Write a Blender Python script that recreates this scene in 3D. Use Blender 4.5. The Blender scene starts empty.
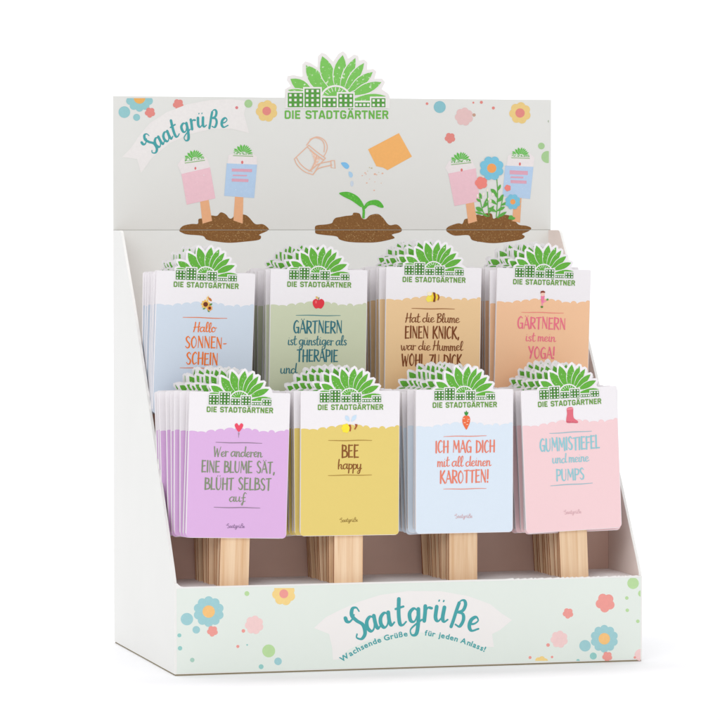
import bpy, math, random
from mathutils import Vector
rng = random.Random(7)
D = bpy.data
scn = bpy.context.scene
C = D.collections.new('scene_things'); scn.collection.children.link(C)
R = math.radians

# ------------------------------------------------------------------ camera
CAM = Vector((-0.63811, -2.96095, 0.36668)); YAW, PITCH, FPX = 0.26182, 0.03644, 3746.1
cy, sy, cp, sp = math.cos(YAW), math.sin(YAW), math.cos(PITCH), math.sin(PITCH)
F_ = Vector((sy*cp, cy*cp, -sp)); R_ = Vector((cy, -sy, 0)); U_ = R_.cross(F_)
cd = D.cameras.new('camera'); cam = D.objects.new('camera', cd); scn.collection.objects.link(cam)
cam.location = CAM; cam.rotation_euler = (math.pi/2-PITCH, 0, -YAW)
cd.sensor_width = 36; cd.lens = FPX/720*36; cd.clip_start = .05; cd.clip_end = 60
scn.camera = cam

def at(px, py, y):
    """point of the photograph measured on the plane Y = y -> (x, z) on that panel"""
    v = F_ + R_*((px-360)/FPX) + U_*((360-py)/FPX)
    p = CAM + v*((y-CAM.y)/v.y)
    return (p.x, p.z)

# ------------------------------------------------------------------ materials
def lin(c):
    return tuple(((v/255)/12.92 if v/255 <= .04045 else ((v/255+.055)/1.055)**2.4) for v in c)
MATS = {}
def mat(name, rgb, rough=.55, spec=.3, mottle=.03, scale=700, speck=None, speck_amt=.0, speck_scale=900, bump=.0):
    if name in MATS: return MATS[name]
    m = D.materials.new(name); m.use_nodes = True; nt = m.node_tree; N = nt.nodes; L = nt.links
    b = N['Principled BSDF']; b.inputs['Roughness'].default_value = rough
    b.inputs['Specular IOR Level'].default_value = spec
    tc = N.new('ShaderNodeTexCoord'); n = N.new('ShaderNodeTexNoise')
    n.inputs['Scale'].default_value = scale; n.inputs['Detail'].default_value = 3
    L.new(tc.outputs['Object'], n.inputs['Vector'])
    c = lin(rgb)
    mx = N.new('ShaderNodeMix'); mx.data_type = 'RGBA'
    mx.inputs['A'].default_value = (*[v*(1-mottle) for v in c], 1)
    mx.inputs['B'].default_value = (*[min(1, v*(1+mottle)) for v in c], 1)
    L.new(n.outputs['Fac'], mx.inputs['Factor'])
    out = mx.outputs['Result']
    if speck is not None:
        n2 = N.new('ShaderNodeTexNoise'); n2.inputs['Scale'].default_value = speck_scale; n2.inputs['Detail'].default_value = 4
        n2.inputs['Roughness'].default_value = .7
        L.new(tc.outputs['Object'], n2.inputs['Vector'])
        rp = N.new('ShaderNodeValToRGB'); rp.color_ramp.elements[0].position = 1-speck_amt-.06; rp.color_ramp.elements[1].position = 1-speck_amt
        L.new(n2.outputs['Fac'], rp.inputs['Fac'])
        m2 = N.new('ShaderNodeMix'); m2.data_type = 'RGBA'; m2.inputs['B'].default_value = (*lin(speck), 1)
        L.new(out, m2.inputs['A']); L.new(rp.outputs['Color'], m2.inputs['Factor']); out = m2.outputs['Result']
    L.new(out, b.inputs['Base Color'])
    if bump:
        bp = N.new('ShaderNodeBump'); bp.inputs['Strength'].default_value = bump; bp.inputs['Distance'].default_value = .0002
        L.new(n.outputs['Fac'], bp.inputs['Height']); L.new(bp.outputs['Normal'], b.inputs['Normal'])
    MATS[name] = m; return m

def wood_mat():
    m = D.materials.new('birch_wood'); m.use_nodes = True; nt = m.node_tree; N = nt.nodes; L = nt.links
    b = N['Principled BSDF']; b.inputs['Roughness'].default_value = .6; b.inputs['Specular IOR Level'].default_value = .25
    tc = N.new('ShaderNodeTexCoord'); mp = N.new('ShaderNodeMapping'); mp.inputs['Scale'].default_value = (300, 300, 9)
    oi = N.new('ShaderNodeObjectInfo'); ad = N.new('ShaderNodeVectorMath'); ad.operation = 'ADD'
    L.new(tc.outputs['Object'], ad.inputs[0]); L.new(oi.outputs['Random'], ad.inputs[1])
    L.new(ad.outputs[0], mp.inputs['Vector'])
    n = N.new('ShaderNodeTexNoise'); n.inputs['Scale'].default_value = 1; n.inputs['Detail'].default_value = 5; n.inputs['Distortion'].default_value = .6
    L.new(mp.outputs[0], n.inputs['Vector'])
    rp = N.new('ShaderNodeValToRGB'); e = rp.color_ramp.elements
    e[0].position = .28; e[0].color = (*lin((224, 182, 140)), 1); e[1].position = .68; e[1].color = (*lin((245, 216, 182)), 1)
    L.new(n.outputs['Fac'], rp.inputs['Fac'])
    hs = N.new('ShaderNodeHueSaturation'); mr = N.new('ShaderNodeMapRange'); mr.inputs['To Min'].default_value = .84; mr.inputs['To Max'].default_value = 1.03
    L.new(oi.outputs['Random'], mr.inputs['Value']); L.new(mr.outputs[0], hs.inputs['Value']); L.new(rp.outputs['Color'], hs.inputs['Color'])
    L.new(hs.outputs[0], b.inputs['Base Color'])
    bp = N.new('ShaderNodeBump'); bp.inputs['Strength'].default_value = .25; bp.inputs['Distance'].default_value = .0003
    L.new(n.outputs['Fac'], bp.inputs['Height']); L.new(bp.outputs['Normal'], b.inputs['Normal'])
    MATS['wood'] = m; return m
wood_mat()
M_WEDGE_SHADE = mat('birch_edge_shaded', (168, 104, 66), mottle=.2, scale=260, rough=.7)  # stick edges: shade on the side faces painted in as darker birch

M_BOARD = mat('white_board', (240, 239, 236), mottle=.015, scale=60, bump=.1)
M_MINT = mat('mint_print', (229, 236, 229), mottle=.02, scale=9)
M_HEAD = mat('header_print', (230, 230, 226), mottle=.02, scale=9)
M_SIDE = mat('side_white', (238, 238, 235), mottle=.02, scale=14, bump=1)
M_INNER = mat('inner_board', (246, 232, 225), mottle=.03, scale=40, rough=.8)
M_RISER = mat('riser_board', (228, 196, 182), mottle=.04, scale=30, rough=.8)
M_SHELF = mat('shelf_board', (246, 240, 240), mottle=.03, scale=40, rough=.8)
M_KRAFT = mat('kraft_edge', (150, 138, 112), mottle=.08, scale=500, rough=.9)
M_BANNER = mat('banner_print', (242, 238, 236), mottle=.01, scale=30)
M_TEAL = mat('teal_ink', (70, 164, 168), mottle=.05)
M_PAPER = mat('card_paper', (243, 239, 242), mottle=.015, scale=900, bump=.05)
M_POUCH = mat('pouch_paper', (240, 236, 238), mottle=.02, scale=900)
WHT = (238, 245, 225)
M_LEAF = mat('leaf_ink', (98, 176, 58), mottle=.10, scale=500, speck=WHT, speck_amt=.315, speck_scale=560)
M_LEAFH = mat('leaf_ink_header', (126, 200, 94), mottle=.08, scale=300, speck=WHT, speck_amt=.345, speck_scale=340)
M_BLD = mat('building_ink', (70, 132, 48), mottle=.08, scale=800)
M_BLDH = mat('building_ink_header', (88, 158, 66), mottle=.08, scale=800)
M_LTXT = mat('logo_text_ink', (106, 158, 58), mottle=.06)
M_LTXTH = mat('logo_text_ink_header', (112, 184, 78), mottle=.06)
INK = {}
def ink(rgb):
    if rgb not in INK: INK[rgb] = mat('print_ink_%d_%d_%d' % rgb, rgb, mottle=.05, scale=400)
    return INK[rgb]
GRAIN = {}
def grain(rgb, sp=(245, 240, 232), amt=.33):
    if rgb not in GRAIN: GRAIN[rgb] = mat('worn_ink_%d_%d_%d' % rgb, rgb, mottle=.05, scale=300, speck=sp, speck_amt=amt, speck_scale=600)
    return GRAIN[rgb]

# ------------------------------------------------------------------ mesh building
STEP = 3.5e-5
class MB:
    """one mesh; 2-D shapes (a right, b up) are laid on a sheet facing -Y, `lvl` steps of 0.035 mm in front of it"""
    def __init__(s, y0=0.0): s.v = []; s.f = []; s.mi = []; s.mats = []; s.y0 = y0
    def m(s, m):
        if m not in s.mats: s.mats.append(m)
        return s.mats.index(m)
    def poly(s, pts, m, lvl=1, extra=0.0):
        if len(pts) < 3: return
        a = sum(pts[i][0]*pts[(i+1) % len(pts)][1]-pts[(i+1) % len(pts)][0]*pts[i][1] for i in range(len(pts)))
        if a < 0: pts = pts[::-1]
        n = len(s.v); y = s.y0-.0001-lvl*STEP-extra
        s.v += [(p[0], y, p[1]) for p in pts]; s.f.append(tuple(range(n, n+len(pts)))); s.mi.append(s.m(m))
    def quadstrip(s, L, Rr, m, lvl, extra0=0, extra1=0):
        n = len(s.v); k = len(L); mi = s.m(m)
        for i in range(k):
            y = s.y0-.0001-lvl*STEP-(extra0+(extra1-extra0)*i/max(1, k-1))
            s.v += [(L[i][0], y, L[i][1]), (Rr[i][0], y, Rr[i][1])]
        for i in range(k-1):
            s.f.append((n+2*i, n+2*i+1, n+2*i+3, n+2*i+2)); s.mi.append(mi)
    def slab(s, pts, ya, yb, m, medge=None, axis='xz', mback=None):
        """extruded outline; axis 'xz': pts=(x,z), thickness along y from ya to yb; 'yz': thickness along x; 'xy': along z"""
        a = sum(pts[i][0]*pts[(i+1) % len(pts)][1]-pts[(i+1) % len(pts)][0]*pts[i][1] for i in range(len(pts)))
        if a < 0: pts = pts[::-1]
        def P(p, t): return {'xz': (p[0], t, p[1]), 'yz': (t, p[0], p[1]), 'xy': (p[0], p[1], t)}[axis]
        n = len(s.v); k = len(pts)
        s.v += [P(p, ya) for p in pts]+[P(p, yb) for p in pts]
        A = tuple(range(n, n+k)); B = tuple(range(n+2*k-1, n+k-1, -1))
        s.f += [A, B]; s.mi += [s.m(m), s.m(mback or m)]
        e = s.m(medge or m)
        for i in range(k):
            j = (i+1) % k; s.f.append((n+i, n+k+i, n+k+j, n+j)); s.mi.append(e)
    def build(s, name, parent=None, loc=(0, 0, 0), bevel=0):
        me = D.meshes.new(name); me.from_pydata(s.v, [], s.f)
        for m in s.mats: me.materials.append(m)
        for p, i in zip(me.polygons, s.mi): p.material_index = i
        me.update()
        o = D.objects.new(name, me); C.objects.link(o); o.location = loc
        if parent: o.parent = parent
        return o

def catmull(P, n=6):
    if len(P) < 3: return P[:]
    out = []
    Q = [(2*P[0][0]-P[1][0], 2*P[0][1]-P[1][1])]+list(P)+[(2*P[-1][0]-P[-2][0], 2*P[-1][1]-P[-2][1])]
    for i in range(1, len(Q)-2):
        p0, p1, p2, p3 = Q[i-1:i+3]
        for k in range(n):
            t = k/n
            out.append(tuple(.5*(2*p1[d]+(-p0[d]+p2[d])*t+(2*p0[d]-5*p1[d]+4*p2[d]-p3[d])*t*t+(-p0[d]+3*p1[d]-3*p2[d]+p3[d])*t**3) for d in (0, 1)))
    out.append(tuple(P[-1])); return out
def closed(P, n=5):
    k = len(P); out = []
    for i in range(k):
        p0, p1, p2, p3 = P[i-1], P[i], P[(i+1) % k], P[(i+2) % k]
        for j in range(n):
            t = j/n
            out.append(tuple(.5*(2*p1[d]+(-p0[d]+p2[d])*t+(2*p0[d]-5*p1[d]+4*p2[d]-p3[d])*t*t+(-p0[d]+3*p1[d]-3*p2[d]+p3[d])*t**3) for d in (0, 1)))
    return out
def circle(cx, cy_, rx, ry=None, n=28, a0=0): ry = ry or rx; return [(cx+rx*math.cos(a0+2*math.pi*i/n), cy_+ry*math.sin(a0+2*math.pi*i/n)) for i in range(n)]
def scallop(cx, cy_, r, n=8, d=.1, a0=0, k=10, sx=1):
    return [(cx+sx*r*(1-d+d*2*abs(math.sin(n*t/2+a0))**.8-d*.3)*math.cos(t), cy_+r*(1-d+d*2*abs(math.sin(n*t/2+a0))**.8-d*.3)*math.sin(t)) for t in [2*math.pi*i/(n*k) for i in range(n*k)]]
def leafpoly(b, t, w, n=7, peak=.55):
    dx, dy = t[0]-b[0], t[1]-b[1]; L = math.hypot(dx, dy); ux, uy = dx/L, dy/L
    A = []; B = []
    for i in range(n+1):
        q = i/n; p = q**(math.log(.5)/math.log(peak)); h = w/2*math.sin(math.pi*p)**.85 if 0 < q < 1 else 0
        if i == 0: h = w*.12
        A.append((b[0]+dx*q-uy*h, b[1]+dy*q+ux*h)); B.append((b[0]+dx*q+uy*h, b[1]+dy*q-ux*h))
    return A+B[::-1][1:]
def clip(P, x0, y0, x1, y1):
    def half(P, f, inter):
        out = []
        for i in range(len(P)):
            a, b = P[i-1], P[i]
            if f(b):
                if not f(a): out.append(inter(a, b))
                out.append(b)
            elif f(a): out.append(inter(a, b))
        return out
    def ix(X): return lambda a, b: (X, a[1]+(b[1]-a[1])*(X-a[0])/(b[0]-a[0]))
    def iy(Y): return lambda a, b: (a[0]+(b[0]-a[0])*(Y-a[1])/(b[1]-a[1]), Y)
    for f, g in ((lambda p: p[0] >= x0, ix(x0)), (lambda p: p[0] <= x1, ix(x1)), (lambda p: p[1] >= y0, iy(y0)), (lambda p: p[1] <= y1, iy(y1))):
        if P: P = half(P, f, g)
    return P

def ribbon(mb, pts, w, m, lvl, tf, brush=0.0, caps=3, e0=0, e1=6e-6, taper=0):
    """pts in glyph space, tf maps to sheet; w in glyph units"""
    n = len(pts); L = []; Rr = []
    ws = []
    for i in range(n):
        a = pts[max(0, i-1)]; b = pts[min(n-1, i+1)]; dx, dy = b[0]-a[0], b[1]-a[1]; l = math.hypot(dx, dy) or 1
        dn = -dy/l
        k = 1+brush*(dn if dn > 0 else dn*.75)
        if taper: k *= 1-taper*abs(2*i/(n-1)-1)**3
        ws.append(w/2*k); 
    ws = [(ws[max(0, i-1)]+ws[i]*2+ws[min(n-1, i+1)])/4 for i in range(n)]
    for i in range(n):
        a = pts[max(0, i-1)]; b = pts[min(n-1, i+1)]; dx, dy = b[0]-a[0], b[1]-a[1]; l = math.hypot(dx, dy) or 1
        nx, ny = -dy/l, dx/l; h = ws[i]
        L.append((pts[i][0]-nx*h, pts[i][1]-ny*h)); Rr.append((pts[i][0]+nx*h, pts[i][1]+ny*h))
    mb.quadstrip([tf(p) for p in Rr], [tf(p) for p in L], m, lvl, e0, e1)
    if caps:
        for (i, j, e) in ((0, 1, e0), (n-1, n-2, e1)):
            c = pts[i]; d = (pts[i][0]-pts[j][0], pts[i][1]-pts[j][1]); a = math.atan2(d[1], d[0]); h = ws[i]
            fan = [(c[0]+h*math.cos(a+t), c[1]+h*math.sin(a+t)) for t in [math.pi*(-.5+q/caps) for q in range(caps+1)]]
            mb.poly([tf(p) for p in fan], m, lvl, e)

# ------------------------------------------------------------------ stroke lettering
S = 's'; L_ = 'l'
CAPS = {
 'A': (.42, [(L_, (.0, 0), (.2, 1), (.42, 0)), (L_, (.07, .33), (.36, .36))]),
 'B': (.40, [(L_, (.06, 1), (.05, 0)), (S, (.03, .98), (.28, .93), (.29, .64), (.07, .54)), (S, (.07, .54), (.36, .46), (.36, .1), (.03, .0))]),
 'C': (.38, [(S, (.36, .86), (.24, 1), (.07, .75), (.04, .3), (.16, 0), (.36, .13))]),
 'D': (.42, [(L_, (.06, 1), (.05, 0)), (S, (.02, .98), (.28, .88), (.4, .5), (.27, .1), (.02, .0))]),
 'E': (.35, [(L_, (.06, 1), (.05, 0)), (L_, (.05, .97), (.33, .98)), (L_, (.05, .5), (.28, .54)), (L_, (.04, .02), (.34, .02))]),
 'F': (.33, [(L_, (.06, 1), (.05, 0)), (L_, (.05, .97), (.33, .98)), (L_, (.05, .5), (.28, .53))]),
 'G': (.43, [(S, (.37, .88), (.24, 1), (.07, .75), (.04, .3), (.17, 0), (.36, .12)), (L_, (.22, .44), (.39, .44)), (L_, (.38, .44), (.37, .0))]),
 'H': (.43, [(L_, (.06, 1), (.05, 0)), (L_, (.38, 1), (.37, 0)), (L_, (.0, .48), (.42, .52))]),
 'I': (.13, [(L_, (.07, 1), (.06, 0))]),
 'K': (.42, [(L_, (.06, 1), (.05, 0)), (L_, (.37, 1), (.07, .42)), (L_, (.13, .52), (.4, 0))]),
 'L': (.33, [(L_, (.06, 1), (.05, 0)), (L_, (.04, .02), (.33, .02))]),
 'M': (.54, [(L_, (.03, 0), (.08, 1)), (L_, (.08, 1), (.27, .3)), (L_, (.27, .3), (.46, 1)), (L_, (.46, 1), (.5, 0))]),
 'N': (.44, [(L_, (.05, 0), (.06, 1)), (L_, (.06, 1), (.38, .02)), (L_, (.38, .0), (.39, 1))]),
 'O': (.44, [(S, (.22, 1), (.06, .75), (.05, .3), (.2, 0), (.38, .28), (.38, .74), (.22, 1), (.18, .98))]),
 'P': (.37, [(L_, (.06, 1), (.05, 0)), (S, (.03, .98), (.33, .9), (.31, .52), (.06, .44))]),
 'R': (.40, [(L_, (.06, 1), (.05, 0)), (S, (.03, .98), (.33, .9), (.31, .54), (.06, .46)), (L_, (.13, .46), (.38, 0))]),
 'S': (.37, [(S, (.33, .86), (.2, 1), (.06, .82), (.14, .57), (.31, .34), (.28, .06), (.13, -.0), (.02, .14))]),
 'T': (.38, [(L_, (.0, .96), (.38, 1)), (L_, (.2, .98), (.18, 0))]),
 'U': (.42, [(S, (.05, 1), (.05, .22), (.2, 0), (.35, .22), (.37, 1))]),
 'W': (.58, [(L_, (.03, 1), (.13, 0)), (L_, (.13, 0), (.28, .8)), (L_, (.28, .8), (.4, 0)), (L_, (.4, 0), (.55, 1))]),
 'Y': (.40, [(L_, (.02, 1), (.2, .48)), (L_, (.38, 1), (.15, 0))]),
 'Z': (.38, [(L_, (.02, .98), (.36, .98)), (L_, (.35, .98), (.03, .02)), (L_, (.03, .02), (.37, .02))]),
 '!': (.14, [(L_, (.08, 1), (.06, .28)), (L_, (.05, .05), (.055, 0))]),
 ',': (.14, [(L_, (.08, .06), (.04, -.14))]),
 '-': (.30, [(L_, (.05, .45), (.26, .47))]),
 ' ': (.24, []),
}
def dots(g, xa, xb, y, nm): CAPS[nm] = (CAPS[g][0], CAPS[g][1]+[(L_, (xa, y), (xa+.01, y+.04)), (L_, (xb, y), (xb+.01, y+.04))])
dots('A', .1, .3, 1.1, 'Ä'); dots('U', .12, .3, 1.14, 'Ü')
LOW = {
 'a': (.46, [(S, (.36, .40), (.24, .5), (.08, .38), (.03, .16), (.12, .0), (.26, .10), (.36, .46)), (S, (.37, .49), (.34, .18), (.38, .02), (.5, .1))]),
 'b': (.40, [(S, (.1, 1), (.05, .5), (.06, .05), (.2, .0), (.34, .2), (.28, .42), (.14, .42), (.06, .25))]),
 'd': (.48, [(S, (.34, .36), (.2, .46), (.05, .3), (.06, .06), (.2, .0), (.34, .25), (.43, 1.0)), (S, (.43, 1), (.38, .4), (.39, .05), (.52, .08))]),
 'e': (.35, [(S, (.02, .2), (.2, .26), (.3, .4), (.2, .5), (.06, .36), (.05, .12), (.17, 0), (.38, .12))]),
 'f': (.34, [(S, (.42, .88), (.3, 1.0), (.2, .7), (.17, .0), (.1, -.38), (.03, -.25), (.2, -.02), (.34, .06)), (L_, (.04, .42), (.34, .47))]),
 'g': (.45, [(S, (.34, .42), (.2, .5), (.05, .34), (.08, .08), (.22, .06), (.34, .34), (.36, .48)), (S, (.36, .48), (.34, 0), (.26, -.38), (.1, -.42), (.06, -.24), (.24, -.06), (.47, .1))]),
 'h': (.42, [(S, (.1, 1), (.05, .5), (.04, 0)), (S, (.04, .15), (.18, .46), (.29, .4), (.27, .1), (.34, 0), (.46, .08))]),
 'i': (.21, [(S, (.08, .5), (.05, .12), (.12, 0), (.24, .1)), (L_, (.1, .72), (.11, .75))]),
 'l': (.25, [(S, (.04, .1), (.2, .6), (.25, .9), (.17, 1), (.09, .7), (.07, .15), (.14, 0), (.27, .1))]),
 'm': (.52, [(S, (.05, .5), (.04, .2), (.03, 0)), (S, (.03, .2), (.14, .47), (.22, .4), (.21, 0)), (S, (.21, .2), (.33, .47), (.41, .4), (.4, .08), (.46, 0), (.56, .08))]),
 'n': (.38, [(S, (.05, .5), (.04, .2), (.03, 0)), (S, (.03, .2), (.17, .48), (.26, .4), (.25, .08), (.31, 0), (.42, .08))]),
 'o': (.37, [(S, (.18, .48), (.05, .36), (.04, .1), (.16, 0), (.3, .12), (.3, .36), (.2, .48), (.26, .4), (.42, .42))]),
 'p': (.37, [(S, (.07, .5), (.06, 0), (.03, -.42)), (S, (.06, .3), (.18, .48), (.32, .38), (.3, .12), (.16, .0), (.07, .1))]),
 'r': (.29, [(S, (.05, .52), (.06, .3), (.05, 0)), (S, (.05, .22), (.14, .46), (.28, .46))]),
 's': (.30, [(S, (.27, .44), (.16, .5), (.06, .4), (.14, .27), (.24, .14), (.16, 0), (.02, .06))]),
 't': (.29, [(S, (.15, .92), (.09, .4), (.1, .05), (.2, 0), (.32, .1)), (L_, (.0, .58), (.28, .64))]),
 'u': (.43, [(S, (.05, .5), (.04, .12), (.14, 0), (.27, .18), (.32, .5)), (S, (.32, .5), (.29, .12), (.36, 0), (.47, .08))]),
 'w': (.54, [(S, (.03, .5), (.08, .05), (.17, .02), (.26, .42)), (S, (.26, .42), (.29, .04), (.38, .04), (.48, .34), (.45, .5), (.56, .46))]),
 'y': (.42, [(S, (.05, .5), (.05, .14), (.15, .04), (.29, .25)), (S, (.33, .5), (.29, 0), (.2, -.38), (.06, -.4), (.08, -.22), (.42, .1))]),
 'ß': (.50, [(S, (.2, .92), (.14, .6), (.08, .2), (.03, -.06)), (S, (.16, .8), (.24, 1.0), (.38, 1.05), (.46, .9), (.4, .66), (.22, .55)), (S, (.22, .55), (.42, .5), (.47, .26), (.36, .0), (.19, .05))]),
 'H': (.54, [(S, (.18, 1), (.14, .5), (.04, 0)), (S, (.5, 1), (.44, .5), (.42, 0)), (L_, (.04, .46), (.56, .54))]),
 'B': (.44, [(S, (.12, .98), (.1, .5), (.06, 0)), (S, (.02, .9), (.3, 1), (.38, .78), (.14, .55), (.38, .42), (.34, .1), (.04, 0))]),
 'W': (.60, [(L_, (.03, 1), (.1, 0)), (L_, (.1, 0), (.27, .8)), (L_, (.27, .8), (.36, 0)), (L_, (.36, 0), (.58, 1))]),
 'S': (.58, [(S, (.5, .86), (.44, 1.0), (.3, 1.0), (.22, .78), (.34, .56), (.52, .36), (.52, .06), (.36, -.1), (.2, -.02), (.24, .1)), (S, (-.02, .74), (.0, .62), (.1, .58), (.24, .68), (.3, .78))]),
 ' ': (.2, []),
}
def dotl(g, xa, xb, nm): LOW[nm] = (LOW[g][0], LOW[g][1]+[(L_, (xa, .7), (xa+.012, .735)), (L_, (xb, .7), (xb+.012, .735))])
dotl('u', .11, .27, 'ü')
def run_width(txt, font, gap): return sum(font[c][0]+gap for c in txt)-gap
def glyph(mb, ch, font, tf, w, m, lvl, brush, caps=3):
    k = 0
    for st in font[ch][1]:
        P = list(st[1:])
        if st[0] == S:
            ribbon(mb, catmull(P, 5 if caps < 4 else 8), w, m, lvl, tf, brush, caps, e0=k*1.2e-5, e1=k*1.2e-5+8e-6); k += 1
        else:
            for a, b in zip(P[:-1], P[1:]):
                ribbon(mb, [a, ((a[0]+b[0])/2, (a[1]+b[1])/2), b], w, m, lvl, tf, brush, caps, e0=k*1.2e-5, e1=k*1.2e-5+3e-6); k += 1
def textline(mb, txt, font, uc, base, width, height, w, m, lvl, tf, brush=.2, gap=.05, jit=.03):
    W = run_width(txt, font, gap); sx = width/W; x = uc-width/2
    r = random.Random(hash(len(txt))+int(base*7))
    for ch in txt:
        dy = r.uniform(-jit, jit)*height; dh = 1+r.uniform(-jit, jit)
        x0 = x
        # width of stroke kept isotropic: scale stroke space by height, squeeze centreline by sx/height
        kx = sx/height
        def g(p, x0=x0, dy=dy, dh=dh): return tf((x0+p[0]*height, base+dy+p[1]*height*dh))
        f2 = {ch: (font[ch][0], [tuple([st[0]]+[(p[0]*kx, p[1]) for p in st[1:]]) for st in font[ch][1]])}
        glyph(mb, ch, f2, g, w, m, lvl, brush)
        x += (font[ch][0]+gap)*sx

BLK = {
 'D': (.62, [[(.1, .07), (.1, .93)], [(.1, .93), (.4, .93), (.53, .8), (.53, .2), (.4, .07), (.1, .07)]]),
 'I': (.2, [[(.1, 0), (.1, 1)]]),
 'E': (.52, [[(.1, 0), (.1, 1)], [(.1, .93), (.5, .93)], [(.1, .5), (.44, .5)], [(.1, .07), (.5, .07)]]),
 'S': (.58, [[(.53, .76), (.53, .84), (.43, .93), (.2, .93), (.1, .84), (.1, .62), (.2, .52), (.43, .48), (.53, .38), (.53, .16), (.43, .07), (.2, .07), (.1, .16), (.1, .24)]]),
 'T': (.54, [[(0, .93), (.54, .93)], [(.27, 0), (.27, .9)]]),
 'A': (.62, [[(.05, 0), (.26, .95), (.36, .95), (.57, 0)], [(.14, .28), (.48, .28)]]),
 'G': (.62, [[(.53, .74), (.53, .82), (.42, .93), (.2, .93), (.1, .82), (.1, .18), (.2, .07), (.42, .07), (.53, .18), (.53, .46), (.32, .46)]]),
 'R': (.6, [[(.1, 0), (.1, 1)], [(.1, .93), (.42, .93), (.52, .84), (.52, .6), (.42, .5), (.1, .5)], [(.34, .5), (.54, 0)]]),
 'N': (.62, [[(.1, 0), (.1, 1)], [(.1, .98), (.52, .02)], [(.52, 0), (.52, 1)]]),
 ' ': (.3, []),
}
BLK['Ä'] = (.62, BLK['A'][1]+[[(.17, 1.16), (.17, 1.28)], [(.45, 1.16), (.45, 1.28)]])
def blocktext(mb, txt, x0, x1, yb, yt, m, lvl, tf, w=.21, gap=.10):
    W = run_width(txt, BLK, gap); sx = (x1-x0)/W; sy_ = yt-yb; x = x0
    for ch in txt:
        k = 0
        for st in BLK[ch][1]:
            P = [(x+p[0]*sx, yb+p[1]*sy_) for p in st]
            for i in range(len(P)-1):
                a, b = P[i], P[i+1]; d = math.hypot(b[0]-a[0], b[1]-a[1]); e = w*abs(sy_)*.16/d
                a2 = (a[0]-(b[0]-a[0])*e, a[1]-(b[1]-a[1])*e); b2 = (b[0]+(b[0]-a[0])*e, b[1]+(b[1]-a[1])*e)
                ribbon(mb, [a2, b2], w*abs(sy_), m, lvl, tf, 0, 0, e0=k*5e-6, e1=k*5e-6+2e-6); k += 1
        x += (BLK[ch][0]+gap)*sx

# ------------------------------------------------------------------ emblem: half flower over a row of houses (drawn in units, y down)
PET = [((245, 275), (112, 188), 62), ((330, 290), (198, 112), 80), ((352, 262), (288, 62), 74), ((366, 262), (402, 56), 68), ((385, 262), (472, 72), 54),
       ((405, 262), (520, 100), 48), ((425, 265), (568, 150), 50), ((440, 280), (616, 206), 52), ((450, 305), (640, 284), 44), ((230, 268), (98, 250), 26)]
RIM = [(84, 268), (84, 244), (116, 226), (96, 196), (98, 172), (128, 166), (182, 176), (180, 106), (196, 90), (222, 98), (264, 124), (268, 60), (286, 42), (310, 50), (350, 92), (380, 48), (404, 34), (424, 52), (432, 76), (466, 52), (488, 60),
       (494, 86), (520, 80), (540, 96), (538, 136), (572, 132), (590, 148), (578, 186), (620, 186), (638, 206), (618, 244), (656, 270), (664, 292)]
HOUSES = [(97, 183, 265, 3, 3), (190, 278, 242, 3, 4), (287, 368, 292, 3, 2), (377, 460, 270, 3, 3), (468, 553, 318, 4, 1), (560, 638, 295, 3, 2)]
def emblem(mb, f, leaf, bld, txt, paper, lvl=1, windows=True, text=True):
    for i, (b, t, w) in enumerate(PET):
        mb.poly([f(p) for p in leafpoly(b, t, w+11)], paper, lvl+i*.2)
        mb.poly([f(p) for p in leafpoly(b, t, w+1)], leaf, lvl+i*.2+.1)
    l2 = lvl+2.2
    mb.poly([f((362+86*math.cos(a), 300-78*math.sin(a))) for a in [math.pi*i/16 for i in range(17)]], paper, l2)
    mb.poly([f((362+76*math.cos(a), 300-68*math.sin(a))) for a in [math.pi*i/16 for i in range(17)]], leaf, l2+.3)
    for i in range(1, 10):
        a = math.pi*i/10
        ribbon(mb, [(362+48*math.cos(a), 300-44*math.sin(a)), (362+72*math.cos(a), 300-66*math.sin(a))], 3.5, paper, l2+.6, f, 0, 0)
    for hi_, (x0, x1, y, nx, ny) in enumerate(HOUSES):
        mb.poly([f(p) for p in ((x0-8, 347), (x1+8, 347), (x1+8, y-9), (x0-8, y-9))], paper, l2+.9+hi_*.06)
    mb.poly([f(p) for p in ((84, 347), (650, 347), (650, 350.5), (84, 350.5))], paper, l2+1.4)
    for x0, x1, y, nx, ny in HOUSES:
        mb.poly([f(p) for p in ((x0, 345), (x1, 345), (x1, y), (x0, y))], bld, l2+1.8)
        if windows:
            for i in range(nx):
                for j in range(ny):
                    cx = x0+(x1-x0)*(i+.5)/nx; c2 = y+(345-y)*(j+.5)/ny; h = 6.6
                    mb.poly([f(p) for p in ((cx-h, c2-h), (cx+h, c2-h), (cx+h, c2+h), (cx-h, c2+h))], paper, l2+2.2)
    if text: blocktext(mb, 'DIE STADTGÄRTNER', 80, 655, 408, 364, txt, l2+1.8, f)

# ------------------------------------------------------------------ things
def empty(name, loc, label, cat, group=None, rot=(0, 0, 0)):
    o = D.objects.new(name, None); C.objects.link(o); o.location = loc; o.rotation_euler = rot; o.empty_display_size = .02
    o['label'] = label; o['category'] = cat
    if group: o['group'] = group
    return o

# ================================================================== the display stand
W, DEP, H1, HS, HT = .400, .2501, .0722, .3613, .4775
T = .0022
stand = empty('display_stand', (0, 0, 0), 'pale mint cardboard counter display with tall printed back board and two stepped shelves', 'display stand')
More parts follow.
